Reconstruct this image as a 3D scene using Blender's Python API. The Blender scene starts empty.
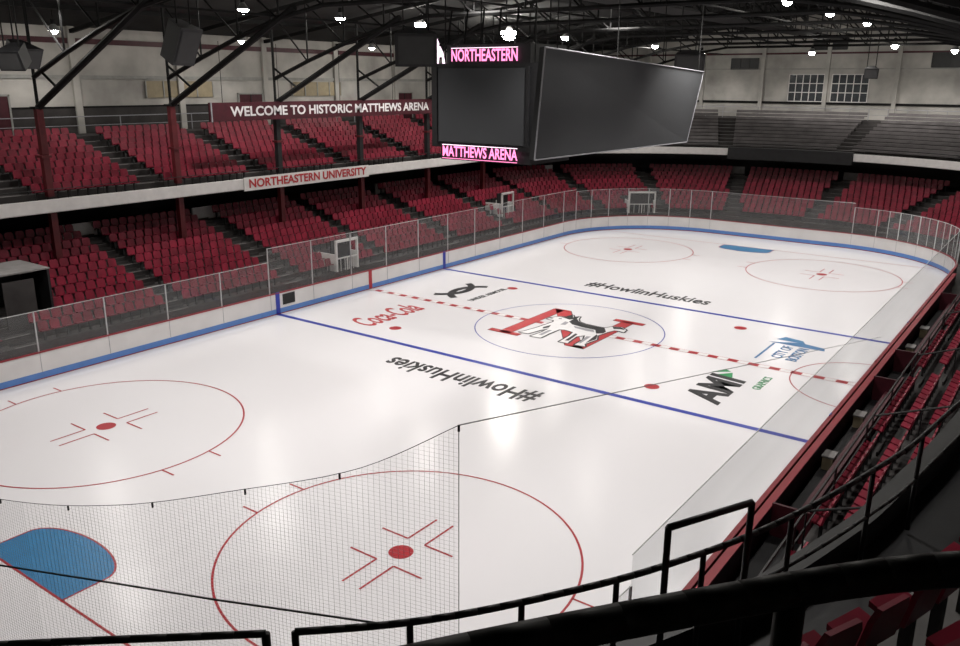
import bpy, math, random
from mathutils import Vector, Matrix
random.seed(4)
D=bpy.data; COL=bpy.context.scene.collection
sc=bpy.context.scene
sc.view_settings.view_transform='Standard'
# ------------------------------------------------------------ materials
MATS={}
def mat(name,col,rough=.6,noise=.12,scale=3.0,metal=0.,emit=None,es=0.,spec=.4,bump=0.):
    if name in MATS: return MATS[name]
    m=D.materials.new(name); m.use_nodes=True; nt=m.node_tree; b=nt.nodes["Principled BSDF"]
    tc=nt.nodes.new("ShaderNodeTexCoord"); n=nt.nodes.new("ShaderNodeTexNoise")
    n.inputs["Scale"].default_value=scale; n.inputs["Detail"].default_value=5
    nt.links.new(tc.outputs["Object"],n.inputs["Vector"])
    r=nt.nodes.new("ShaderNodeValToRGB")
    r.color_ramp.elements[0].position=.3; r.color_ramp.elements[1].position=.7
    r.color_ramp.elements[0].color=[c*(1-noise) for c in col]+[1]
    r.color_ramp.elements[1].color=[min(1,c*(1+noise)) for c in col]+[1]
    nt.links.new(n.outputs["Fac"],r.inputs["Fac"]); nt.links.new(r.outputs["Color"],b.inputs["Base Color"])
    b.inputs["Roughness"].default_value=rough; b.inputs["Metallic"].default_value=metal
    b.inputs["Specular IOR Level"].default_value=spec
    if emit: b.inputs["Emission Color"].default_value=list(emit)+[1]; b.inputs["Emission Strength"].default_value=es
    if bump:
        bp=nt.nodes.new("ShaderNodeBump"); bp.inputs["Strength"].default_value=bump
        nt.links.new(n.outputs["Fac"],bp.inputs["Height"]); nt.links.new(bp.outputs["Normal"],b.inputs["Normal"])
    MATS[name]=m; return m
def ice_mat():
    m=D.materials.new("ice"); m.use_nodes=True; nt=m.node_tree; b=nt.nodes["Principled BSDF"]
    tc=nt.nodes.new("ShaderNodeTexCoord")
    n=nt.nodes.new("ShaderNodeTexNoise"); n.inputs["Scale"].default_value=.12; n.inputs["Detail"].default_value=2
    mp=nt.nodes.new("ShaderNodeMapping"); mp.inputs["Scale"].default_value=(1,.5,1)
    nt.links.new(tc.outputs["Object"],mp.inputs["Vector"]); nt.links.new(mp.outputs["Vector"],n.inputs["Vector"])
    r=nt.nodes.new("ShaderNodeValToRGB"); r.color_ramp.elements[0].position=.3; r.color_ramp.elements[1].position=.7
    r.color_ramp.elements[0].color=(.755,.74,.755,1); r.color_ramp.elements[1].color=(.775,.765,.78,1)
    nt.links.new(n.outputs["Fac"],r.inputs["Fac"]); nt.links.new(r.outputs["Color"],b.inputs["Base Color"])
    n2=nt.nodes.new("ShaderNodeTexNoise"); n2.inputs["Scale"].default_value=.1; n2.inputs["Detail"].default_value=1
    nt.links.new(tc.outputs["Object"],n2.inputs["Vector"])
    r2=nt.nodes.new("ShaderNodeMapRange"); r2.inputs["To Min"].default_value=.18; r2.inputs["To Max"].default_value=.26
    nt.links.new(n2.outputs["Fac"],r2.inputs["Value"]); nt.links.new(r2.outputs["Result"],b.inputs["Roughness"])
    b.inputs["IOR"].default_value=1.34
    return m
def glass_mat(name,lo,hi,dc):
    m=D.materials.new(name); m.use_nodes=True; nt=m.node_tree; nt.nodes.clear()
    o=nt.nodes.new("ShaderNodeOutputMaterial"); t=nt.nodes.new("ShaderNodeBsdfTransparent"); t.inputs[0].default_value=(.95,.965,.965,1)
    d=nt.nodes.new("ShaderNodeBsdfDiffuse"); d.inputs[0].default_value=(dc,dc,dc,1)
    g=nt.nodes.new("ShaderNodeBsdfGlossy"); g.inputs["Roughness"].default_value=.08
    n=nt.nodes.new("ShaderNodeTexNoise"); n.inputs["Scale"].default_value=2.5
    mr=nt.nodes.new("ShaderNodeMapRange"); mr.inputs["To Min"].default_value=lo; mr.inputs["To Max"].default_value=hi
    a=nt.nodes.new("ShaderNodeMixShader"); c=nt.nodes.new("ShaderNodeMixShader"); c.inputs[0].default_value=.04
    L=nt.links.new
    L(n.outputs["Fac"],mr.inputs["Value"]); L(mr.outputs["Result"],a.inputs[0]); L(t.outputs[0],a.inputs[1]); L(d.outputs[0],a.inputs[2])
    L(a.outputs[0],c.inputs[1]); L(g.outputs[0],c.inputs[2]); L(c.outputs[0],o.inputs[0])
    return m
ICE=ice_mat(); GLASS=glass_mat("rink_glass",.02,.10,.6); GLASS2=glass_mat("rink_glass_hazed",.12,.26,.45)  # right-side panes get stronger painted haze, mixed in as diffuse grey
RED=mat("line_red",(.38,.02,.03),.35,.08); BLUE=mat("line_blue",(.022,.04,.33),.35,.08)
CREASE=mat("crease_blue",(.03,.18,.37),.35,.08); BLACKP=mat("paint_black",(.012,.012,.014),.4,.1)
WHITEP=mat("paint_white",(.72,.71,.71),.5,.05); GREYP=mat("paint_grey",(.3,.3,.32),.5,.1)
COKE=mat("paint_bright_red",(.45,.025,.03),.4,.05); GREEN=mat("paint_green",(.02,.25,.08),.4,.05); TEAL=mat("paint_teal",(.03,.15,.33),.4,.05)
BOARD=mat("board_white",(.66,.64,.63),.35,.06,1.0); BSTRIPE=mat("board_blue",(.10,.22,.52),.35,.06); BCAP=mat("board_cap_red",(.26,.02,.03),.4,.1)
METAL=mat("post_metal",(.5,.5,.5),.4,.1,metal=.6); SEAM=mat("glass_edge",(.62,.64,.63),.4,.05)
SEAT=mat("seat_red",(.20,.011,.029),.42,.35,1.5); SEATB=mat("seat_bracket",(.03,.03,.03),.6)
CONC=mat("concrete_dark",(.04,.036,.035),.8,.3,1.2,bump=.1); CONCL=mat("concrete_light",(.2,.19,.185),.7,.2,2.0)
CONCM=mat("concrete_mid",(.13,.125,.12),.75,.3,1.6,bump=.1)
FLOORM=mat("arena_floor_concrete",(.05,.048,.045),.7,.3,.8)
FASC=mat("fascia_white",(.72,.70,.68),.5,.06); BLK=mat("black_paint",(.012,.012,.013),.5,.2)
STEEL=mat("roof_steel_black",(.008,.008,.008),.7,.3,spec=.2); MAROON=mat("maroon_paint",(.055,.007,.013),.5,.2)
COLR=mat("column_red",(.10,.01,.013),.5,.2); WALLM=mat("wall_grey_block",(.42,.405,.375),.8,.28,.5,bump=.05)
ROOF=mat("roof_deck",(.012,.012,.012),.9,.4,.6); BENCH=mat("bench_grey",(.12,.11,.11),.6,.25,1.0)
SCR=mat("screen_grey",(.115,.12,.125),.8,.03,.3,spec=.1); SCR2=mat("screen_dark",(.05,.052,.055),.8,.03,.3,spec=.1)
RAILB=mat("rail_black",(.010,.010,.010),.5,.2,spec=.4)
NETM=mat("net_twine",(.5,.5,.5),.8,.1); ROPE=mat("rope_dark",(.05,.05,.05),.8)
LAMPE=mat("lamp_emitter",(1,1,1),.5,0,emit=(1,.96,.88),es=150); LEDR=mat("led_pink",(.3,.02,.1),.5,0,emit=(1,.26,.52),es=2.0)
LEDW=mat("led_white",(.5,.4,.5),.5,0,emit=(1,.75,.9),es=1.8); WIN=mat("window_dark",(.05,.055,.06),.15,.2); FRAME=mat("window_frame",(.3,.3,.28),.5)
TAN=mat("tan_board",(.3,.25,.16),.6); EXITR=mat("exit_red",(.5,.02,.02),.5,0,emit=(1,.05,.03),es=1.2)
# ------------------------------------------------------------ mesh builder
class MB:
    def __init__(s): s.v=[];s.f=[];s.m=[];s.ml=[]
    def mi(s,m):
        if m not in s.ml: s.ml.append(m)
        return s.ml.index(m)
    def add(s,vs,fs,m):
        o=len(s.v); s.v+=[tuple(v) for v in vs]; k=s.mi(m)
        for f in fs: s.f.append([i+o for i in f]); s.m.append(k)
    def box(s,c,sz,m,rz=0,rx=0,ry=0):
        M=Matrix.Translation(c)@Matrix.Rotation(rz,4,'Z')@Matrix.Rotation(ry,4,'Y')@Matrix.Rotation(rx,4,'X')
        x,y,z=[a/2 for a in sz]
        vs=[M@Vector(p) for p in ((-x,-y,-z),(x,-y,-z),(x,y,-z),(-x,y,-z),(-x,-y,z),(x,-y,z),(x,y,z),(-x,y,z))]
        s.add(vs,[(0,3,2,1),(4,5,6,7),(0,1,5,4),(1,2,6,5),(2,3,7,6),(3,0,4,7)],m)
    def tube(s,p0,p1,r,m,n=6,r2=None,cap=True):
        p0=Vector(p0);p1=Vector(p1);d=(p1-p0)
        if d.length<1e-6:return
        q=d.to_track_quat('Z','Y'); r2=r if r2 is None else r2; vs=[]
        for p,rr in ((p0,r),(p1,r2)):
            for i in range(n):
                a=2*math.pi*i/n; vs.append(p+q@Vector((rr*math.cos(a),rr*math.sin(a),0)))
        fs=[(i,(i+1)%n,n+(i+1)%n,n+i) for i in range(n)]
        if cap: fs+=[tuple(range(n))[::-1],tuple(range(n,2*n))]
        s.add(vs,fs,m)
    def path(s,pts,r,m,n=6):
        for a,b in zip(pts[:-1],pts[1:]): s.tube(a,b,r,m,n)
    def poly(s,pts,z,m): s.add([(x,y,z) for x,y in pts],[tuple(range(len(pts)))],m)
    def ring(s,cx,cy,R,w,z,m,a0=0,a1=2*math.pi,n=96):
        vs=[];
        for i in range(n+1):
            a=a0+(a1-a0)*i/n
            for rr in (R-w/2,R+w/2): vs.append((cx+rr*math.cos(a),cy+rr*math.sin(a),z))
        s.add(vs,[(2*i,2*i+1,2*i+3,2*i+2) for i in range(n)],m)
    def disc(s,cx,cy,R,z,m,n=32): s.poly([(cx+R*math.cos(2*math.pi*i/n),cy+R*math.sin(2*math.pi*i/n)) for i in range(n)],z,m)
    def rect(s,x0,x1,y0,y1,z,m): s.poly([(x0,y0),(x1,y0),(x1,y1),(x0,y1)],z,m)
    def sweep(s,P,ss,prof,m,closed=False):
        k=len(prof); vs=[]
        for t in ss:
            for off,z in prof:
                x,y=P(t,off); vs.append((x,y,z))
        fs=[]; N=len(ss)
        for i in range(N if closed else N-1):
            j=(i+1)%N
            for a in range(k-1): fs.append((i*k+a,j*k+a,j*k+a+1,i*k+a+1))
        s.add(vs,fs,m)
    def build(s,name,parent=None,smooth=False):
        me=D.meshes.new(name); me.from_pydata(s.v,[],s.f)
        for m in s.ml: me.materials.append(m)
        me.polygons.foreach_set("material_index",s.m)
        if smooth: me.polygons.foreach_set("use_smooth",[True]*len(s.f))
        me.update(); o=D.objects.new(name,me); COL.objects.link(o)
        if parent: o.parent=parent
        return o
def empty(name,loc=(0,0,0)):
    o=D.objects.new(name,None); COL.objects.link(o); o.location=loc; o.empty_display_size=.3; return o
def text(name,body,loc,rot,width,height,m,parent=None,shear=0,ext=.004,bold=0):
    cu=D.curves.new(name,'FONT'); cu.body=body; cu.align_x='CENTER'; cu.align_y='CENTER'; cu.shear=shear; cu.offset=bold
    cu.extrude=ext; cu.materials.append(m); cu.resolution_u=3
    o=D.objects.new(name,cu); COL.objects.link(o); bpy.context.view_layer.update()
    w,h=o.dimensions[0],o.dimensions[1]
    o.scale=(width/w,height/h,1); cu.extrude=ext
    if isinstance(rot,Matrix):
        o.matrix_world=Matrix.Translation(loc)@rot@Matrix.Diagonal((width/w,height/h,1,1))
    else: o.location=loc; o.rotation_euler=rot
    if parent: o.parent=parent
    return o
def frange(a,b,st):
    n=max(1,int(round((b-a)/st))); return [a+(b-a)*i/n for i in range(n+1)]
# ------------------------------------------------------------ dimensions
HL,HW,RC=30.3,13.1,8.5; HR=13.72
XB,XD,XE,XG=6.83,5.1,20.04,26.2; CR=4.57
rp=[]
def _rp():
    def arc(cx,cy,a0):
        for i in range(1,16):
            a=a0-math.pi/2*i/16; rp.append((cx+RC*math.cos(a),cy+RC*math.sin(a),math.cos(a),math.sin(a)))
    for x in frange(-HL+RC,HL-RC,1.45): rp.append((x,HW,0,1))
    arc(HL-RC,HW-RC,math.pi/2)
    for y in frange(HW-RC,-HR+RC,1.45): rp.append((HL,y,1,0))
    arc(HL-RC,-HR+RC,0)
    for x in frange(HL-RC,-HL+RC,1.45): rp.append((x,-HR,0,-1))
    arc(-HL+RC,-HR+RC,-math.pi/2)
    for y in frange(-HR+RC,HW-RC,1.45): rp.append((-HL,y,-1,0))
    arc(-HL+RC,HW-RC,math.pi)
_rp()
def PR(i,off): x,y,nx,ny=rp[int(i)%len(rp)]; return x+nx*off,y+ny*off
NR=len(rp)
# ------------------------------------------------------------ ICE
rink=empty("ice_rink")
b=MB(); b.poly([PR(i,0) for i in range(NR)],0,ICE); b.build("ice_surface",rink)
b=MB(); z=.006
def xlim(x):
    x=abs(x)
    return HW if x<HL-RC else HW-RC+math.sqrt(max(0,RC*RC-(x-(HL-RC))**2))
for sx in (-1,1):
    b.rect(sx*XB-.14,sx*XB+.14,-HR,HW,z,BLUE)
    y=xlim(XG); b.rect(sx*XG-.03,sx*XG+.03,-y-.4,y,z,RED)
    pts=[(sx*XG,1.83)]+[(sx*(XG-1.1)-sx*.75*math.cos(a),1.83*math.sin(a)) for a in [math.pi/2-math.pi*i/24 for i in range(25)]]+[(sx*XG,-1.83)]
    b.poly(pts,z*.6,CREASE); 
    for p,q in zip(pts[:-1],pts[1:]):
        d=Vector((q[0]-p[0],q[1]-p[1])); 
        if d.length<1e-4: continue
        nn=Vector((-d.y,d.x)).normalized()*.025
        b.poly([(p[0]+nn.x,p[1]+nn.y),(p[0]-nn.x,p[1]-nn.y),(q[0]-nn.x,q[1]-nn.y),(q[0]+nn.x,q[1]+nn.y)],z,RED)
    for sy in (-1,1):
        cx,cy=sx*XE,sy*6.7
        b.ring(cx,cy,CR,.06,z,RED); b.disc(cx,cy,.32,z,RED)
        b.disc(sx*XD,cy,.3,z,RED)
        for ax in (-1,1):
            for ay in (-1,1):
                ex,ey=cx+ax*.6,cy+ay*.28
                b.rect(min(ex,ex+ax*1.2),max(ex,ex+ax*1.2),ey-.03,ey+.03,z,RED)
                b.rect(ex-.03,ex+.03,min(ey,ey+ay*.9),max(ey,ey+ay*.9),z,RED)
        for h in (-.85,.85):
            for ay in (-1,1):
                yy=math.sqrt(CR*CR-h*h); a,c=cy+ay*yy,cy+ay*(yy+.6)
                b.rect(cx+h-.03,cx+h+.03,min(a,c),max(a,c),z,RED)
n=60
for i in range(n):
    y0=-HR+(HW+HR)*i/n; b.rect(-.15,.15,y0,y0+(HW+HR)/n*(.68 if i%2==0 else 1),z,WHITEP if i%2 else RED)
    if i%2==0: b.rect(-.15,.15,y0+(HW+HR)/n*.68,y0+(HW+HR)/n,z,RED)
for s in (-.17,.17): b.rect(s-.012,s+.012,-HR,HW,z,RED)
b.ring(0,0,CR,.05,z,BLUE)
b.ring(0,-HR,3.05,.05,z,RED,0,math.pi)
b.build("ice_lines",rink)
b=MB()
def L(pts,zz,m,s=.93): b.poly([(v*s,-u*s) for u,v in pts][::1],zz,m)
def npoly(zz,m,g=0):
    for q in ([(-2.6-g,-2.7),(-1.95+g,-2.7),(-1.95+g,2.9),(-2.6-g,2.9)],[(1.7-g,-2.7),(2.35+g,-2.7),(2.35+g,2.9),(1.7-g,2.9)],
              [(-2.6-g,3+g),(-1.6+g,3+g),(2.35+g,-2.7-g),(1.35-g,-2.7-g)],
              [(-3.2-g,-2.8-g),(-1.4+g,-2.8-g),(-1.4+g,-2.4+g),(-3.2-g,-2.4+g)],[(1.2-g,2.7-g),(2.9+g,2.7-g),(2.9+g,3.1+g),(1.2-g,3.1+g)]):
        L(q,zz,m)
npoly(.007,BLACKP,.03); npoly(.010,COKE)
# husky drawn facing +Y: black contour, white coat, black and grey saddle, mask and tail markings
dog=[(-2.1,1.2),(-1.75,1.75),(-1.35,2.0),(-1.25,2.6),(-.95,2.15),(-.7,2.55),(-.5,1.95),(-.2,1.5),(.4,1.25),(1.2,1.2),(1.75,1.2),(2.0,1.7),(2.5,1.95),(3.0,1.6),(3.1,1.0),(2.75,1.15),(2.45,1.05),(2.3,.5),(2.25,.1),
     (2.15,-.5),(2.5,-1.2),(2.35,-2.4),(2.6,-2.8),(1.95,-2.85),(1.9,-1.7),(1.55,-.9),(1.25,-1.4),(1.4,-2.5),(1.5,-2.85),(.95,-2.9),(.85,-1.5),(.65,-.75),(0,-.6),(-.3,-.75),(-.35,-1.8),(-.3,-2.9),(-.95,-2.95),(-.85,-1.9),(-.9,-.9),
     (-1.15,-1.6),(-1.35,-2.6),(-1.95,-2.65),(-1.8,-2.3),(-1.6,-1.2),(-1.5,-.2),(-1.45,.5),(-1.6,.8),(-2.1,.8)]
DS=.86
def Ld(P_,zz,m,dx=0,dy=0): L([(.1+(u-.1)*DS+dx,(v+.1)*DS+dy) for u,v in P_],zz,m)
for i in range(8): Ld(dog,.0125+i*.0001,BLACKP,.09*math.cos(i*math.pi/4),.09*math.sin(i*math.pi/4))
Ld(dog,.016,WHITEP)
for q in ([(-.75,1.95),(-.55,1.9),(-.2,1.48),(.4,1.23),(1.2,1.18),(1.75,1.18),(2.2,.5),(2.2,.1),(1.9,-.2),(1.5,.45),(.6,.5),(-.2,.65),(-.7,1.1)],
          [(-1.7,1.72),(-1.35,1.98),(-1.25,2.55),(-.97,2.1),(-.72,2.5),(-.6,1.9),(-.9,1.5),(-1.35,1.65)],
          [(2.02,1.68),(2.5,1.9),(2.95,1.55),(2.6,1.5),(2.3,1.3)],[(2.0,-.3),(2.15,-.5),(2.45,-1.2),(2.3,-2.2),(2.15,-1.3)],
          [(.9,-.9),(1.1,-1),(1.3,-2.4),(1.1,-2.5)],[(-1.2,-1.2),(-1.0,-.8),(-1.2,-.2),(-1.35,-.9)]):
    Ld(q,.019,BLACKP)
for q in ([(0,.45),(1.4,.4),(1.7,0),(1.2,-.05),(.3,.1)],[(-.9,1.0),(-.6,.9),(-.5,.3),(-.8,.2)],[(-.75,-1.2),(-.55,-1.2),(-.5,-2.4),(-.75,-2.4)],[(1.7,-1.0),(1.95,-.9),(2.1,-2.4),(2.0,-2.5)]): Ld(q,.019,GREYP)
for q in ([(-1.6,1.35),(-1.42,1.45),(-1.32,1.3),(-1.5,1.22)],[(-2.1,1.18),(-1.88,1.25),(-1.88,1.02),(-2.1,1.0)]): Ld(q,.022,BLACKP)
b.build("center_ice_husky_logo",rink)
text("ice_slogan","#HowlinHuskies",(-8.9,0,.008),(0,0,math.pi/2),7.5,1.3,BLACKP,rink,bold=.018)
text("ice_slogan_far","#HowlinHuskies",(8.85,0,.008),(0,0,-math.pi/2),7.5,1.3,BLACKP,rink,bold=.018)
text("ice_sponsor_script","Coca-Cola",(-3.6,8.55,.008),(0,0,0),4.2,1.7,COKE,rink,shear=.35,bold=.012)
text("ice_sponsor_block","AMI",(-3.8,-8.85,.008),(0,0,0),3.4,1.5,BLACKP,rink,bold=.035,shear=.15)
text("ice_sponsor_small","GRAPHICS",(-2.1,-10.1,.008),(0,0,0),1.7,.34,GREEN,rink,bold=.01)
text("ice_sponsor_apparel","UNDER ARMOUR",(3.0,6.95,.008),(0,0,0),3.4,.38,BLACKP,rink,bold=.015)
text("ice_city_words","CITY OF\nBOSTON",(2.5,-9.85,.008),(0,0,0),2.1,1.15,TEAL,rink,bold=.015)
b=MB()
for s in (1,-1):
    b.ring(2.9,8.75+s*1.45,1.75,.42,.009+(.001 if s>0 else 0),BLACKP,math.radians(205 if s>0 else 25),math.radians(335 if s>0 else 155),20)
b.poly([(-2.2,-8.2),(-1.6,-8.7),(-2.2,-8.9)],.009,GREEN); b.poly([(-2.0,-7.95),(-1.3,-8.3),(-1.5,-8.6)],.009,GREEN)
b.poly([(3.7,-8.5),(3.7,-11.0),(4.1,-10.9),(4.35,-9.8)],.009,TEAL); b.poly([(4.3,-8.7),(4.3,-10.0),(4.7,-9.8),(4.9,-8.95)],.009,CREASE)
b.poly([(.9,-8.75),(3.6,-8.75),(3.6,-8.85),(.9,-8.85)],.009,TEAL)
b.build("sponsor_emblems",rink)
# ------------------------------------------------------------ BOARDS + GLASS
boards=empty("dasher_boards"); ss=list(range(NR))
b=MB()
b.sweep(PR,ss,[(0,0),(0,.05)],BCAP,True); b.sweep(PR,ss,[(-.012,.05),(-.012,.3)],BSTRIPE,True)
b.sweep(PR,ss,[(-.012,.3),(0,.3),(0,1.08)],BOARD,True)
b.sweep(PR,ss,[(-.03,1.08),(-.03,1.12),(.1,1.12),(.1,1.08)],BCAP,True)
b.sweep(PR,ss,[(.1,1.08),(.1,0)],MAROON,True)
for i in range(NR):
    x,y,nx,ny=rp[i]
    if i%2==0: b.box((x-nx*.006,y-ny*.006,.68),(.015,.015,.78),GREYP)
for x,m,w in ((-XB,BLUE,.25),(XB,BLUE,.25),(0,RED,.25)):
    b.box((x,HW-.012,.6),(w,.03,1.1),m); b.box((x,-HR+.012,.6),(w,.03,1.1),m)
b.box((-6.1,HW-.02,.72),(.8,.03,.55),BLK)
b.build("boards_panels",boards)
b=MB(); g=MB()
for i in range(0,NR,1):
    x,y,nx,ny=rp[i]
    if ny>.99: h=2.75 if x<-8.2 else 3.45
    elif ny<-.99: h=2.75 if x<10 else 3.4
    elif x<0: h=2.7
    else: h=3.3 if y>0 else 3.0
    o=.05; right=(y<-5 and ny<-.3)
    if i%2==0 or right:
        x2,y2,nx2,ny2=rp[(i+(1 if right else 2))%NR]
        if (not right) and rp[(i+1)%NR][1]<-5 and rp[(i+1)%NR][3]<-.3: x2,y2,nx2,ny2=rp[(i+1)%NR]
        p=[(x+nx*o,y+ny*o),(x2+nx2*o,y2+ny2*o)]
        d=Vector((p[1][0]-p[0][0],p[1][1]-p[0][1]))
        g.add([(p[0][0],p[0][1],1.12),(p[1][0],p[1][1],1.12),(p[1][0],p[1][1],h),(p[0][0],p[0][1],h)],[(0,1,2,3)],GLASS2 if right else GLASS)
        thick=(i%2==0)
        b.box((p[0][0],p[0][1],(1.12+h)/2),(.05 if thick else .03,.04 if thick else .02,h-1.1),SEAM if right else METAL,rz=math.atan2(d.y,d.x))
        b.tube((p[0][0],p[0][1],h),(p[1][0],p[1][1],h),.014,SEAM if right else METAL,4)
g.build("glass_panels",boards); b.build("glass_posts",boards)
# ------------------------------------------------------------ STANDS path
LE=55.0
def P(s,off):
    if s<69: return (-45+s,19.5+off)
    if s<=69+LE:
        th=math.pi/2-math.pi*(s-69)/LE; return (24+(15.5+off)*math.cos(th),(19.5+off)*math.sin(th))
    return (24-(s-69-LE),-(19.5+off))
def srange(a,b):
    r=[];s=a
    while s<b-1e-6: r.append(s); s+= 1.0 if 68.9<=s<=69+LE else 5.0
    r.append(b); return r
def seat_proto():
    v=[];f=[];m=[]
    pr=[(-.205,.42),(.205,.42),(.21,.70),(.16,.80),(-.16,.80),(-.21,.70)]
    for yy,k in ((.30,0),(.345,1)):
        for x,zz in pr: v.append((x,yy+(zz-.42)*.22,zz))
    f+= [(0,1,2,3,4,5),(11,10,9,8,7,6)]+[(i,6+i,6+(i+1)%6,(i+1)%6) for i in range(6)]; m+=[0]*8
    o=len(v)
    for x,yy,zz in ((-.2,.30,.38),(.2,.30,.38),(.19,.06,.44),(-.19,.06,.44)): v.append((x,yy,zz)); 
    for x,yy,zz in ((-.2,.30,.43),(.2,.30,.43),(.19,.06,.49),(-.19,.06,.49)): v.append((x,yy,zz))
    f+=[tuple(o+k for k in q) for q in ((4,5,6,7),(3,2,1,0),(0,1,5,4),(1,2,6,5),(2,3,7,6),(3,0,4,7))]; m+=[0]*6
    o=len(v)
    for zz in (0,.42):
        for x,yy in ((-.04,.24),(.04,.24),(.04,.32),(-.04,.32)): v.append((x,yy,zz))
    f+=[tuple(o+k for k in q) for q in ((0,1,5,4),(1,2,6,5),(2,3,7,6),(3,0,4,7))]; m+=[1]*4
    return v,f,m
SV,SF,SM=seat_proto()
def seat_mesh(name,places,parent):
    V=[];F=[];M=[]
    for x,y,zz,a in places:
        ca,sa=math.cos(a),math.sin(a); o=len(V); jx=random.uniform(-.01,.01)
        for vx,vy,vz in SV: 
            vy-=.2; V.append((x+(vx+jx)*ca-vy*sa,y+(vx+jx)*sa+vy*ca,zz+vz))
        F+= [tuple(o+k for k in f) for f in SF]; M+=SM
    me=D.meshes.new(name); me.from_pydata(V,[],F); me.materials.append(SEAT); me.materials.append(SEATB)
    me.polygons.foreach_set("material_index",M); me.update()
    o=D.objects.new(name,me); COL.objects.link(o)
    if parent: o.parent=parent
    return o
def seats(name,rows,s0,s1,aisles,parent=None,skip=None):
    pl=[]
    for off,zz in rows:
        step=.5; s=s0
        while s<s1:
            x,y=P(s,off+.2); x2,y2=P(s+.05,off+.2); dl=math.hypot(x2-x,y2-y)/.05
            if not any(a-.65<s<a+.65 for a in aisles) and not (skip and skip(s,off)) :
                pl.append((x,y,zz,math.atan2(y2-y,x2-x)))
            s+=step/max(dl,.2)
    return seat_mesh(name,pl,parent)
def tiers(b,rows,s0,s1,zbase,m,dep=.8):
    prof=[(rows[0][0],zbase)]
    for off,zz in rows: prof+=[(off,zz),(off+dep,zz)]
    b.sweep(P,srange(s0,s1),prof,m)
NL=11; DL=.73
lower_rows=[(-4.4+DL*i,.85+.265*i) for i in range(NL)]
upper_rows=[(.7+.76*i,5.95+.27*i) for i in range(9)]
aisL=[5+7.2*i for i in range(28)]
aisU=[1.5+7.0*i for i in range(28)]
lower=empty("lower_seating_bowl"); upper=empty("upper_balcony")
b=MB(); tiers(b,lower_rows,0,69+LE+60,0,CONC,DL)
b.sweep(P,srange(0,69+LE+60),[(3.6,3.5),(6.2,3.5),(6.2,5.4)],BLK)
for a in aisL:
    for off,zz in lower_rows:
        for k in (0,.37):
            x,y=P(a,off+k+.04); x2,y2=P(a+.1,off+k+.04); an=math.atan2(y2-y,x2-x)
            if x>-44: b.box((x,y,zz+(.005 if k==0 else .07)),(1.0,.05,.02 if k==0 else .13),CONCL if k==0 else CONC,rz=an)
b.build("lower_tiers",lower)
vom=[(27.2,2.6,-3.1,-.6),(45.2,1.7,-4.4,-2.9),(64.6,1.5,-2.6,-1.0),(82,2.2,-4.4,-2.8)]
def skipv(s,o): return any(abs(s-a)<w/2+.25 and lo-.5<o<hi+.1 for a,w,lo,hi in vom)
seats("lower_seats",lower_rows,14,69+LE-2,aisL,lower,skip=skipv)
seats("lower_seats_bench_side",lower_rows[:6],69+LE+2,69+LE+45,aisL,lower)
b=MB()
for k_,(a,w,lo,hi) in enumerate(vom):
    x,y=P(a,lo); x2,y2=P(a+.1,lo); an=math.atan2(y2-y,x2-x); n=Vector((-math.sin(an),math.cos(an)))
    t=Vector((math.cos(an),math.sin(an))); zz=.85+(lo+4.4)*.36; dd=hi-lo; O=Vector((x,y))
    if k_==0:
        top=zz+2.3
        for sgn in (-1,1):
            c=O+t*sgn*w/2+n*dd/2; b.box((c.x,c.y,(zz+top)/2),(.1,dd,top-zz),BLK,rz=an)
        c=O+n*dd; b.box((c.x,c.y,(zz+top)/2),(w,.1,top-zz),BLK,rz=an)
        c=O+n*dd/2; b.box((c.x,c.y,top+.03),(w+.12,dd+.1,.06),CONCL,rz=an)
        c=O+n*.05; b.box((c.x,c.y,zz+1.0),(w*.5,.06,2.0),CONC,rz=an)
    else:
        top=zz+1.75
        for sgn in (-1,1):    # side wing walls stepping down to the front, white posts
            c=O+t*sgn*w/2+n*dd/2; b.box((c.x,c.y,zz+.5),(.08,dd,1.0),FASC,rz=an)
            c=O+t*sgn*w/2; b.box((c.x,c.y,(zz+top)/2),(.12,.12,top-zz),FASC,rz=an)
        b.box((x,y,top),(w+.12,.12,.14),FASC,rz=an)
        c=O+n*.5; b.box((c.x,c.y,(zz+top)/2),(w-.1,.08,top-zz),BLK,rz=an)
        c=O-n*.02; b.box((c.x,c.y,zz+.4),(.06,.06,.8),FASC,rz=an)
        b.box((x,y,zz+.75),(w,.06,.07),FASC,rz=an)
        for q in range(1,5): c=O+t*(w*(q/5-.5)); b.tube((c.x,c.y,zz),(c.x,c.y,zz+.75),.02,FASC,5)
b.build("vomitory_entrances",lower)
b=MB()
for s,w in ((24.5,3.2),(33.5,2.8),(43,4.6),(58,3),(76,2.6),(90,4.5),(100,5)):
    x,y=P(s,3.72); x2,y2=P(s+.1,3.72); b.box((x,y,3.85),(w,.12,.75),FASC if s<80 else CONCL,rz=math.atan2(y2-y,x2-x))
b.build("half_walls",lower)
b=MB()
def s_for_y(yv): return 69+LE*(math.pi/2-math.asin(yv/19.5))/math.pi
sa,sb=s_for_y(6.6),s_for_y(-3.6)
pf=[(0,5.5),(-.02,5.55),(-.02,6.1),(.12,6.1),(.12,5.9)]
b.sweep(P,srange(0,69),pf,FASC)
b.sweep(P,frange(69,sa,1),pf,FASC); b.sweep(P,frange(sb,69+LE+1,1),pf,FASC)
b.sweep(P,frange(sa,sb,1),[(.3,5.2),(-.25,5.2),(-.25,6.2),(.3,6.2)],BLK)
b.sweep(P,srange(0,69+LE+1),[(.12,5.95),(.7,5.95)],CONC)
tiers(b,upper_rows,0,69+LE+1,5.95,CONC,.76)
b.sweep(P,srange(0,69+LE+1),[(7.5,8.11),(7.5,8.4),(14,8.4)],CONC)
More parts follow.
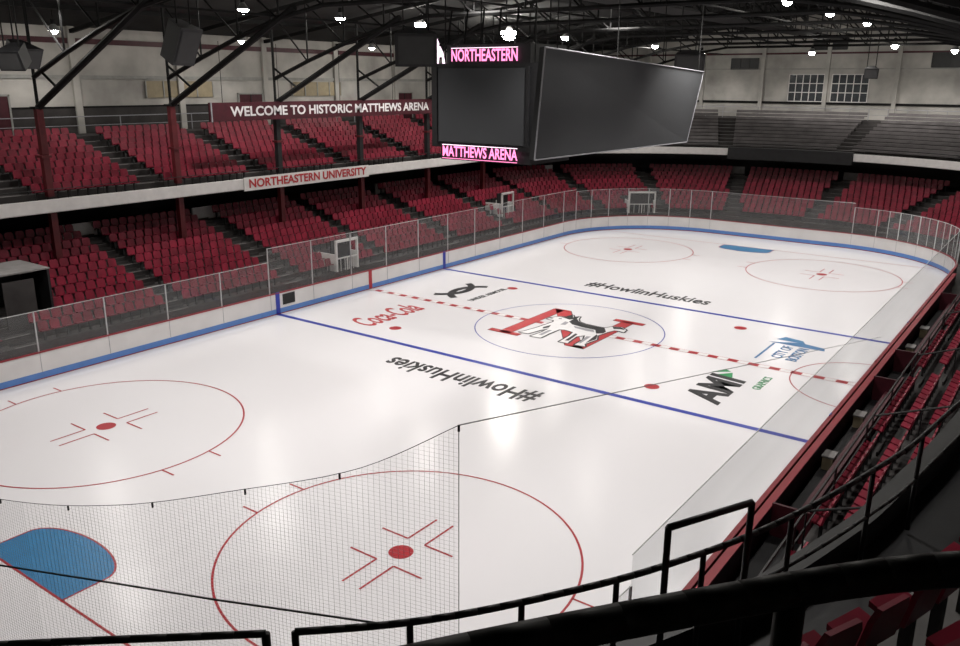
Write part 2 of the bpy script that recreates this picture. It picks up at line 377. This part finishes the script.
b.sweep(P,srange(0,69+LE+1),[(0,5.5),(7,5.4)],BLK)
for a in aisU:
    for off,zz in upper_rows:
        x,y=P(a,off+.05); x2,y2=P(a+.1,off+.05)
        b.box((x,y,zz+.01),(1.0,.05,.03),CONCL,rz=math.atan2(y2-y,x2-x))
b.build("balcony_structure",upper)
seats("upper_seats",upper_rows,16,72,aisU,upper,skip=lambda s,o:(s<29.5 and o>4.8))
b=MB()
for off,zz in upper_rows+[(7.6,8.4)]:
    for c0 in range(6):
        a0=74+c0*8.4; 
        b.sweep(P,frange(a0,a0+7.3,1),[(off+.35,zz+.36),(off+.35,zz+.44),(off+.6,zz+.44),(off+.6,zz+.36),(off+.35,zz+.36)],BENCH)
        b.sweep(P,frange(a0,a0+7.3,1),[(off+.62,zz+.5),(off+.64,zz+.74)],BENCH)
b.build("bleacher_benches",upper)
b=MB()
S=srange(0,69+LE)
for a,c in zip(S[:-1],S[1:]):
    p=P(a,.15);q=P(c,.15)
    b.tube((*p,6.55),(*q,6.55),.02,RAILB,5)
    if c-a>2:
        for k in range(3):
            t=k/3; b.tube((p[0]*(1-t)+q[0]*t,p[1]*(1-t)+q[1]*t,6.1),(p[0]*(1-t)+q[0]*t,p[1]*(1-t)+q[1]*t,6.55),.015,RAILB,4)
    p=P(a,9);q=P(c,9); b.tube((*p,9.4),(*q,9.4),.03,GREYP,5); b.tube((*p,8.9),(*q,8.9),.02,GREYP,5); b.tube((*p,8.4),(*p,9.4),.03,GREYP,5)
b.build("balcony_rail",upper)
o=empty("university_sign"); b=MB(); b.box((1.7,19.42,5.8),(10.2,.06,.75),FASC); b.build("sign_board",o)
text("sign_letters","NORTHEASTERN UNIVERSITY",(1.7,19.375,5.8),(math.pi/2,0,0),9.6,.5,COKE,o,bold=.025)
o=empty("welcome_banner"); b=MB(); b.box((4.9,19.9,9.8),(19.8,.12,1.0),MAROON)
for x in (-4.9,14.7): b.box((x,19.88,9.8),(.08,.16,1.04),GREYP)
for x in (-4,0,5,10,14): b.tube((x,20,10.3),(x,20,13.5),.02,STEEL,4)
b.build("banner_panel",o)
text("banner_letters","WELCOME TO HISTORIC MATTHEWS ARENA",(5.0,19.82,9.78),(math.pi/2,0,0),17.3,.55,WHITEP,o,bold=.025)
# ------------------------------------------------------------ columns and trusses
colx=[-21,-14,-7.05,0,7,14,21]
for x in colx:
    b=MB(); yc=20.3
    b.box((x,yc,2.75),(.3,.3,5.5),COLR)
    hz=4.1 if x<-3 else 3.2
    b.box((x,yc,6.15+hz/2),(.3,.3,hz),COLR if x<-3 else BLK)
    b.box((x,yc,8.0),(.46,.46,.12),COLR); b.box((x,yc,10.2),(.5,.5,.1),STEEL)
    b.build("support_column")
def zr(y): return 18.2-abs(y)*.13
tx=colx+[28,35,42]
def zb(y): return 14.6-max(0,(abs(y)-9))**1.3*.13
b=MB()
for x in tx:
    N=14; ys=[-20.3+40.6*i/N for i in range(N+1)]
    for sg in (-1,1): b.box((x,sg*14.6,zr(14.6)-.3),(.2,29.4,.22),STEEL,rx=-sg*math.atan(.13))
    for i in range(N):
        y0,y1=ys[i],ys[i+1]
        b.tube((x,y0,zb(y0)),(x,y1,zb(y1)),.11,STEEL,6)
        b.tube((x,y0,zb(y0)),(x,y1,zr(y1)-.3),.05,STEEL,5); b.tube((x,y0,zb(y0)),(x,y0,zr(y0)-.3),.05,STEEL,5)
    for sy in (1,-1):
        if x>24 or (sy<0): continue
        b.tube((x,sy*20.3,10.2),(x,sy*10.5,14.6),.15,STEEL,6)
        b.tube((x,sy*20.3,10.2),(x,sy*20.3,15.2),.08,STEEL,6); b.tube((x,sy*18.4,11.1),(x,sy*20.3,12.2),.06,STEEL,6)
for y in (-24,-16,-10,-3,3,10,16,24): b.box((13,y,zr(y)-.12),(76,.16,.24),STEEL)
for y,zz in ((12,14.3),(4,14.9),(-4,14.9),(-12,14.3)): b.tube((-24,y,zz),(50,y,zz),.06,STEEL,5)
b.build("roof_truss")
b=MB(); b.tube((-20,8,16.4),(48,8,16.4),.35,STEEL,12); b.tube((-20,-10,16.4),(48,-10,16.4),.35,STEEL,12); b.build("ventilation_duct")
b=MB()
for y in (-1,1): b.tube((-20,y,15.2),(48,y,15.2),.05,STEEL,5); b.tube((-20,y,16.2),(48,y,16.2),.04,STEEL,5)
for x in range(-20,49,3):
    for y in (-1,1): b.tube((x,y,15.2),(x,y,16.2),.03,STEEL,4)
b.box((14,0,15.15),(68,2,.06),STEEL); b.build("catwalk")
# ------------------------------------------------------------ room shell
def shell(name,c,sz,m):
    b=MB(); b.box(c,sz,m); return b.build(name)
shell("floor",(3,0,-.15),(100,64,.26),FLOORM)
XF=50.5; YL=29.5
shell("wall_left",(3,YL+.15,8),(96,.3,17),WALLM)
shell("wall_right",(3,-YL-.15,8),(96,.3,17),WALLM)
shell("wall_far",(XF+.15,0,9.5),(.3,59.6,19),WALLM)
shell("wall_near",(-45.15,0,9.5),(.3,59.6,19),WALLM)
b=MB(); 
b.add([(-46,-30,zr(30)),(-46,0,zr(0)),(-46,30,zr(30)),(52,-30,zr(30)),(52,0,zr(0)),(52,30,zr(30))],[(0,1,4,3),(1,2,5,4)],ROOF); b.build("ceiling")
b=MB()
b.box((3,YL-.05,11.6),(96,.12,.2),FRAME); b.box((3,YL-.06,9.9),(96,.1,.1),STEEL); b.box((3,YL-.06,13.6),(96,.12,.3),MAROON)
b.box((3,YL-.04,9.1),(96,.08,1.5),CONC)
for x in range(-42,50,7): b.box((x,YL-.1,11),(.4,.25,8),WALLM)
b.build("trim_1")
b=MB(); b.box((XF-.06,0,14.3),(.1,58,.16),MAROON); b.box((XF-.06,0,12.9),(.1,58,.1),FRAME); b.box((XF-.06,0,9.8),(.1,58,.2),STEEL)
for y in range(-28,30,6): b.box((XF-.1,y,12),(.3,.35,8),WALLM)
b.build("trim_2")
def window(k,y0,y1,z0,z1,nx=5,nz=3,dark=False):
    b=MB(); b.box((XF-.05,(y0+y1)/2,(z0+z1)/2),(.06,y1-y0,z1-z0),BLK if dark else WIN)
    for i in range(nx+1): b.box((XF-.1,y0+(y1-y0)*i/nx,(z0+z1)/2),(.06,.07,z1-z0),BLK if dark else FASC)
    for i in range(nz+1): b.box((XF-.1,(y0+y1)/2,z0+(z1-z0)*i/nz),(.06,y1-y0,.07),BLK if dark else FASC)
    b.build("window_%d"%k)
window(1,2.2,5.4,9.95,12.4); window(2,-1.7,1.5,9.95,12.4)
window(3,-12.5,-6.6,13.0,14.2,4,1,True); window(4,0.5,3.5,14.6,15.8,3,1,True); window(5,8.5,11.2,12.9,13.9,3,1,True)
for k,(x,w,z0,z1) in enumerate(((0,5,10.4,11.4),(12,5,10.4,11.4),(-19,5,10.6,11.6))):
    b=MB(); b.box((x,YL-.06,(z0+z1)/2),(w,.08,z1-z0),TAN)
    for i in range(5): b.box((x-w/2+w*i/4,YL-.12,(z0+z1)/2),(.08,.06,z1-z0),FRAME)
    b.build("window_%d"%(6+k))
for k,x in enumerate((-12,5.6,22)):
    b=MB(); b.box((x,YL-.1,9.5),(2,.1,2.1),MAROON); b.box((x,YL-.16,9.5),(.06,.06,2.1),BLK)
    for s in (-1,1): b.box((x+s*1.05,YL-.12,9.55),(.1,.14,2.2),FRAME)
    b.box((x,YL-.12,10.6),(2.2,.14,.1),FRAME); b.build("door_%d"%(k+1))
# ------------------------------------------------------------ scoreboard & screens
o=empty("center_scoreboard",(0,0,0)); b=MB()
xs=-7.2
b.box((xs+1.6,.1,10.55),(3.2,5.0,3.2),BLK)
b.box((xs-.04,.15,10.57),(.08,4.1,2.8),SCR2)
for yy in (-2.0,2.3): b.box((xs-.07,yy,10.57),(.1,.12,2.9),BLK)
b.box((xs+1.6,.1,12.5),(2.6,3.9,.7),BLK); b.box((xs+1.6,.1,8.75),(2.9,4.3,.6),BLK)
for sx in (.4,2.8):
    for sy in (-2,2.2): b.tube((xs+sx,sy,12.1),(xs+sx,sy,16),.03,STEEL,5)
for i in range(6): b.tube((xs+.3,-2+.8*i,12.9),(xs+1.2,-2+.8*i+.5,14.2),.04,STEEL,4)
b.build("scoreboard_box",o)
Rf=Matrix(((0,0,-1,0),(-1,0,0,0),(0,1,0,0),(0,0,0,1)))
text("led_letters_top","NORTHEASTERN",(xs+.2,.2,12.43),Rf,3.1,.46,LEDR,o,bold=.018)
text("led_letters_bottom","MATTHEWS ARENA",(xs-.02,.25,8.78),Rf,3.6,.42,LEDR,o,bold=.018)
b=MB()
for pts in ([(2.05,12.1),(2.2,12.1),(2.22,12.4),(2.35,12.4),(2.4,12.1),(2.55,12.1),(2.6,12.65),(2.5,12.85),(2.3,12.8),(2.15,12.55)],[(2.4,12.75),(2.65,12.8),(2.6,13.0),(2.5,12.95),(2.45,13.1),(2.35,12.9)]):
    b.add([(xs+.2,y,z) for y,z in pts],[tuple(range(len(pts)))],LEDW)
b.box((xs+.2,0.2,12.72),(.03,3.1,.025),LEDW); b.box((xs-.02,.25,9.05),(.03,3.6,.025),LEDW); b.box((xs-.02,.25,8.52),(.03,3.6,.02),LEDR)
b.build("led_mascot",o)
def screen(name,TL,TR,BR,BL,th=.18):
    b=MB(); V=[Vector(p) for p in (TL,TR,BR,BL)]; n=(V[1]-V[0]).cross(V[3]-V[0]).normalized()
    if n.y>0: n=-n
    b.add([*V,*[v-n*th for v in V]],[(0,1,2,3)],SCR)
    b.add([*V,*[v-n*th for v in V]],[(4,7,6,5),(0,4,5,1),(1,5,6,2),(2,6,7,3),(3,7,4,0)],BLK)
    for a,c in ((0,1),(1,2),(2,3),(3,0)): b.tube(V[a],V[c],.025,GREYP,6)
    for t in (.05,.35,.65,.95):
        p=V[0].lerp(V[1],t); b.tube(p,(p.x,p.y,15.3),.02,STEEL,4)
    return b.build(name)
screen("projection_screen",(-12.45,-5.9,12.44),(3.1,-4.6,11.97),(2.0,-4.5,8.97),(-12.8,-5.85,9.25))
def speaker(loc,sz,rz,tilt):
    b=MB(); w,d,h=sz
    pr=[(-w/2,-d/2),(w/2,-d/2),(w/2*.55,d/2),(-w/2*.55,d/2)]
    M=Matrix.Translation(loc)@Matrix.Rotation(rz,4,'Z')@Matrix.Rotation(tilt,4,'X')
    vs=[M@Vector((x,y,z)) for z in (-h/2,h/2) for x,y in pr]
    b.add(vs,[(0,3,2,1),(4,5,6,7),(0,1,5,4),(1,2,6,5),(2,3,7,6),(3,0,4,7)],BLK)
    f=[M@Vector((x,-d/2-.02,z)) for x,z in ((-w*.42,-h*.42),(w*.42,-h*.42),(w*.42,h*.42),(-w*.42,h*.42))]
    b.add(f,[(0,1,2,3)],SEATB)
    for x in (-w*.3,w*.3): 
        p=M@Vector((x,0,h/2)); b.tube(p,(p.x,p.y,15.5),.025,STEEL,4)
    return b.build("hanging_speaker")
C=Vector((-34.0024,-19.1804,11.4378))
speaker((-18.6,2.7,12.5),(.85,.7,1.1),math.radians(10),math.radians(25))
speaker((-13,-1.5,12.5),(1.3,.9,1.0),math.radians(-50),math.radians(15))
speaker((-20.3,8.5,12.2),(1.0,.7,.65),math.radians(15),math.radians(25))
speaker((-20.9,7.6,12.1),(.8,.7,.6),math.radians(-60),math.radians(25))
speaker((7.8,-1.9,12.5),(1.5,1.0,1.0),math.radians(-60),math.radians(15))
speaker((22,-7.6,12.2),(.8,.7,.6),math.radians(-70),math.radians(15))
# ------------------------------------------------------------ lamps
def lamp(x,y,z,E,ang=128,big=1.0):
    o=empty("high_bay_light",(x,y,z)); b=MB()
    b.tube((0,0,.55),(0,0,.3),.12,STEEL,10); b.tube((0,0,.3),(0,0,-.02),.12,METAL,16,r2=.33,cap=False); b.tube((0,0,.55),(0,0,1.3),.02,STEEL,5)
    R=.25*big; vs=[];fs=[]
    for j in range(5):
        a=math.pi/2*j/4
        for i in range(14): t=2*math.pi*i/14; vs.append((R*math.cos(a)*math.cos(t),R*math.cos(a)*math.sin(t),-.02-R*math.sin(a)))
    for j in range(4):
        for i in range(14): fs.append((j*14+i,j*14+(i+1)%14,(j+1)*14+(i+1)%14,(j+1)*14+i))
    b.add(vs,fs,LAMPE)
    b.build("lamp_housing",o)
    l=D.lights.new("bulb",'SPOT'); l.energy=E; l.spot_size=math.radians(ang); l.spot_blend=.5; l.shadow_soft_size=.5; l.color=(1,.955,.925)
    lo=D.objects.new("bulb",l); COL.objects.link(lo); lo.parent=o; lo.location=(0,0,-.7)
E=2450
for x in (-20,-9,1,10.9,19.2,28.8): lamp(x,-5.6,15.5,E)
for x,bg in ((-24,1),(-14,1),(-4.2,1),(2.8,1),(8.5,1.5),(18.4,2.4),(26.4,1.3)): lamp(x,16.2 if x>3 else 17.5,15.0,E*.45,135,bg)  # largest bulb oversized so its shape stands in for glare
for x in (-25,-13,-1,13): lamp(x,5.2,16.2,E)
for x in (-22,-8,8,22): lamp(x,-13.5,15.4,E*.6)
lamp(33,11.5,14.5,E*.4); lamp(41,-5.2,14.5,E*.6,150)
for y in (12,2,-9): lamp(44.5,y,14.2,E*.3,160)
for x in (-22,-10,2,14): lamp(x,25.5,13.9,E*.15,160,.7)  # extra weak row, added to brighten the left wall
# ------------------------------------------------------------ bench side
o=empty("team_bench_area"); b=MB(); Y0=-HR-.14
b.box((-2,Y0-.05,.5),(44,.08,1.0),MAROON); b.box((-2,Y0-.1,1.05),(44,.2,.06),BCAP)
b.box((-2,Y0-.7,.12),(40,1.0,.24),BLK)
for x0,x1 in ((-14,-2),(2,14)):
    b.box(((x0+x1)/2,Y0-.8,.62),(x1-x0,.3,.06),MAROON); 
    for x in frange(x0,x1,2): b.box((x,Y0-.8,.4),(.08,.26,.42),BLK)
    b.box(((x0+x1)/2,Y0-1.15,.75),(x1-x0,.07,1.1),MAROON)
    for x in (x0,x1): b.box((x,Y0-.7,.65),(.08,1.0,1.0),MAROON)
for x in (-9,-5,4.5,8): b.box((x,Y0-.42,.45),(.5,.3,.4),TAN); b.box((x,Y0-.42,.68),(.56,.36,.05),CONCL)
b.build("bench_structure",o)
b=MB()
for x in frange(-20,24,3.7): b.tube((x,-15.2,1.0),(x,-15.2,1.95),.03,RAILB,6)
b.tube((-20,-15.2,1.95),(24,-15.2,1.95),.035,RAILB,6); b.tube((-20,-15.2,1.45),(24,-15.2,1.45),.025,RAILB,6)
for s in aisL:
    x,y=P(s,-4.4)
    if y<0 and x<20:
        b.tube((x,-15.2,1.9),(x,-19,3.4),.03,RAILB,6)
        for k in range(4): yy=-15.2-1.25*k; zz=.85+.29*(k*1.3/.8); b.tube((x,yy,zz),(x,yy,zz+1.0),.025,RAILB,6)
b.build("stand_railing")
# ------------------------------------------------------------ near balcony
G=[(-37,-8.0),(-35.6,-9.6),(-34,-11.5),(-32.8,-13.1),(-31.7,-14.4),(-30.85,-15.4),(-30.2,-16.05),(-29.4,-16.62),(-28.6,-17.08),(-27.5,-17.55),(-25.9,-18.0),(-24.3,-18.3),(-20,-18.75),(-10,-19.1),(5,-19.4),(24,-19.5)]
def cr(pts,n=6):
    out=[]
    for i in range(len(pts)-1):
        p0=Vector(pts[max(i-1,0)]);p1=Vector(pts[i]);p2=Vector(pts[i+1]);p3=Vector(pts[min(i+2,len(pts)-1)])
        for k in range(n):
            t=k/n; out.append(.5*((2*p1)+(-p0+p2)*t+(2*p0-5*p1+4*p2-p3)*t*t+(-p0+3*p1-3*p2+p3)*t**3))
    out.append(Vector(pts[-1])); return out
GC=cr(G)
def PG(i,off):
    i=int(i); a=GC[max(i-1,0)]; c=GC[min(i+1,len(GC)-1)]; t=(c-a).normalized(); n=Vector((t.y,-t.x)); p=GC[i]
    return p.x+n.x*off,p.y+n.y*off
GI=list(range(len(GC)))
near=empty("near_balcony"); b=MB()
b.sweep(PG,GI,[(-.38,6.2),(-.42,6.75),(-.42,7.0),(-.2,7.02),(-.2,6.75),(.75,6.75)],BLK)
prof=[(.75,6.75)]; zz=6.75
for k in range(6):
    zz+=.47; prof+=[(.75+.8*k,zz),(.75+.8*(k+1),zz)]
b.sweep(PG,GI,prof,CONCM)
for k in range(6): 
    b.sweep(PG,GI,[(.74+.8*k,6.75+.47*(k+1)-.06),(.74+.8*k,6.76+.47*(k+1)),(.82+.8*k,6.76+.47*(k+1))],CONCL)
b.sweep(PG,GI,[(-.38,6.2),(8,6.2)],BLK)
b.build("balcony_steps",near)
pl=[]
for k in (0,1,2,3,4):
    acc=1; prev=None
    for j in range(len(GC)*10):
        f=j/10; i0=int(f); 
        if i0>=len(GC)-1: break
        off=.75+.8*k+.3; a0=Vector(PG(i0,off)); a1=Vector(PG(i0+1,off)); p=a0.lerp(a1,f-i0)
        if prev is not None: acc+=(p-prev).length
        prev=p
        if acc>.5 and p.x>(-29.6-.5*k) and p.x<-8 and not(-24.5<p.x<-23.5):
            tg=a1-a0; pl.append((p.x,p.y,6.75+.47*(k+1),math.atan2(tg.y,tg.x)+math.pi)); acc=0
seat_mesh("balcony_seats",pl,near)
b=MB()
g0=[(Vector((*PG(i,0),7.9))) for i in GI]
iL=[i for i in GI if GC[i].x<-30.95]; iR=[i for i in GI if -30.95<=GC[i].x<5]
b.path([g0[i] for i in iL],.026,RAILB,8); b.path([g0[i] for i in iR],.026,RAILB,8)
b.path([g0[i]-Vector((0,0,.5)) for i in iR],.018,RAILB,8)
for i in iR[::5]: b.tube(g0[i],g0[i]-Vector((0,0,1.1)),.024,RAILB,8)
b.tube(g0[iL[-1]],g0[iL[-1]]-Vector((0,0,1.1)),.03,RAILB,8)
R1=Vector((-28.7,-17.1,8.27));R2=Vector((-27.9,-17.46,8.25))
b.tube(R1,R2,.028,RAILB,8); b.tube(R1,R1-Vector((0,0,1.4)),.028,RAILB,8); b.tube(R2,R2-Vector((0,0,1.4)),.028,RAILB,8)
b.build("guard_rail",near,True)
b=MB()
nr=cr([(-34.2,-17.7,10.5),(-33.4,-18.2,10.5),(-32.72,-18.72,10.52),(-32.35,-19.15,10.58),(-32.15,-19.7,10.66),(-32.1,-20.4,10.7)])
b.path(nr,.033,RAILB,12)
for i in (2,14,26): b.tube(nr[i],nr[i]-Vector((0,0,1.3)),.028,RAILB,10)
b.build("front_handrail",near,True)
# ------------------------------------------------------------ net + ropes
net=empty("protective_netting"); b=MB()
ctrl=[(-29.5,-15.75,9.02),(-29.7,-14.9,8.5),(-30.0,-13.8,8.1),(-30.3,-12.3,7.6),(-30.6,-10.6,7.25),(-30.75,-7,6.6),(-30.75,-3,6.3)]
tp=cr(ctrl,60)
rs=[tp[0]];acc=0; cell=.036; rad=.0011
for a,c in zip(tp[:-1],tp[1:]):
    acc+=(c.xy-a.xy).length
    if acc>=cell: rs.append(c);acc=0
zbot=3.0
def ribbon(p,q,m,r=rad): b.tube(p,q,r,m,3,cap=False)
for p in rs: ribbon(p,Vector((p.x,p.y,zbot)),NETM)
zz=zbot
while zz<9.0:
    run=[p for p in rs if p.z>=zz]
    if len(run)>1:
        for a,c in zip(run[:-1:8],run[8::8]+[run[-1]]): ribbon(Vector((a.x,a.y,zz)),Vector((c.x,c.y,zz)),NETM)
    zz+=cell
b.build("net_mesh",net)
b=MB()
b.path(rs[::3],.003,ROPE,5); b.tube(rs[0],(rs[0].x,rs[0].y,zbot),.004,NETM,4)
b.tube(rs[0],(-7.6,-15.0,4.2),.005,GREYP,4)
for i in range(0,len(rs)-1,22): b.tube(rs[i],rs[i]+Vector((0,0,-.05)),.01,ROPE,5)
b.path([Vector((-31.6,-10.4,7.1)),Vector((-31.1,-13.6,7.7)),Vector((-30.9,-14.6,7.85)),Vector((-30.4,-15.9,7.9))],.008,ROPE,5)
b.build("net_ropes",net)
b=MB(); b.box((-18.9,16.3,3.75),(.4,.06,.15),EXITR); b.tube((-18.9,16.3,3.8),(-18.9,16.3,5.45),.01,STEEL,4); b.build("exit_sign")
# ------------------------------------------------------------ world + camera
w=D.worlds.new("w"); sc.world=w; w.use_nodes=True
w.node_tree.nodes["Background"].inputs[0].default_value=(.8,.85,1,1); w.node_tree.nodes["Background"].inputs[1].default_value=.02
yaw,pit,roll=.6245,-.2813,.0071
fw=Vector((math.cos(pit)*math.cos(yaw),math.cos(pit)*math.sin(yaw),math.sin(pit)))
r=fw.cross(Vector((0,0,1))).normalized(); u=r.cross(fw)
r2=r*math.cos(roll)+u*math.sin(roll); u2=-r*math.sin(roll)+u*math.cos(roll)
cam=D.cameras.new("camera"); cam.sensor_width=36; cam.lens=831.4*36/960; cam.clip_start=.05; cam.clip_end=300
co=D.objects.new("camera",cam); COL.objects.link(co)
M=Matrix((r2,u2,-fw)).transposed().to_4x4(); M.translation=C; co.matrix_world=M
sc.camera=co
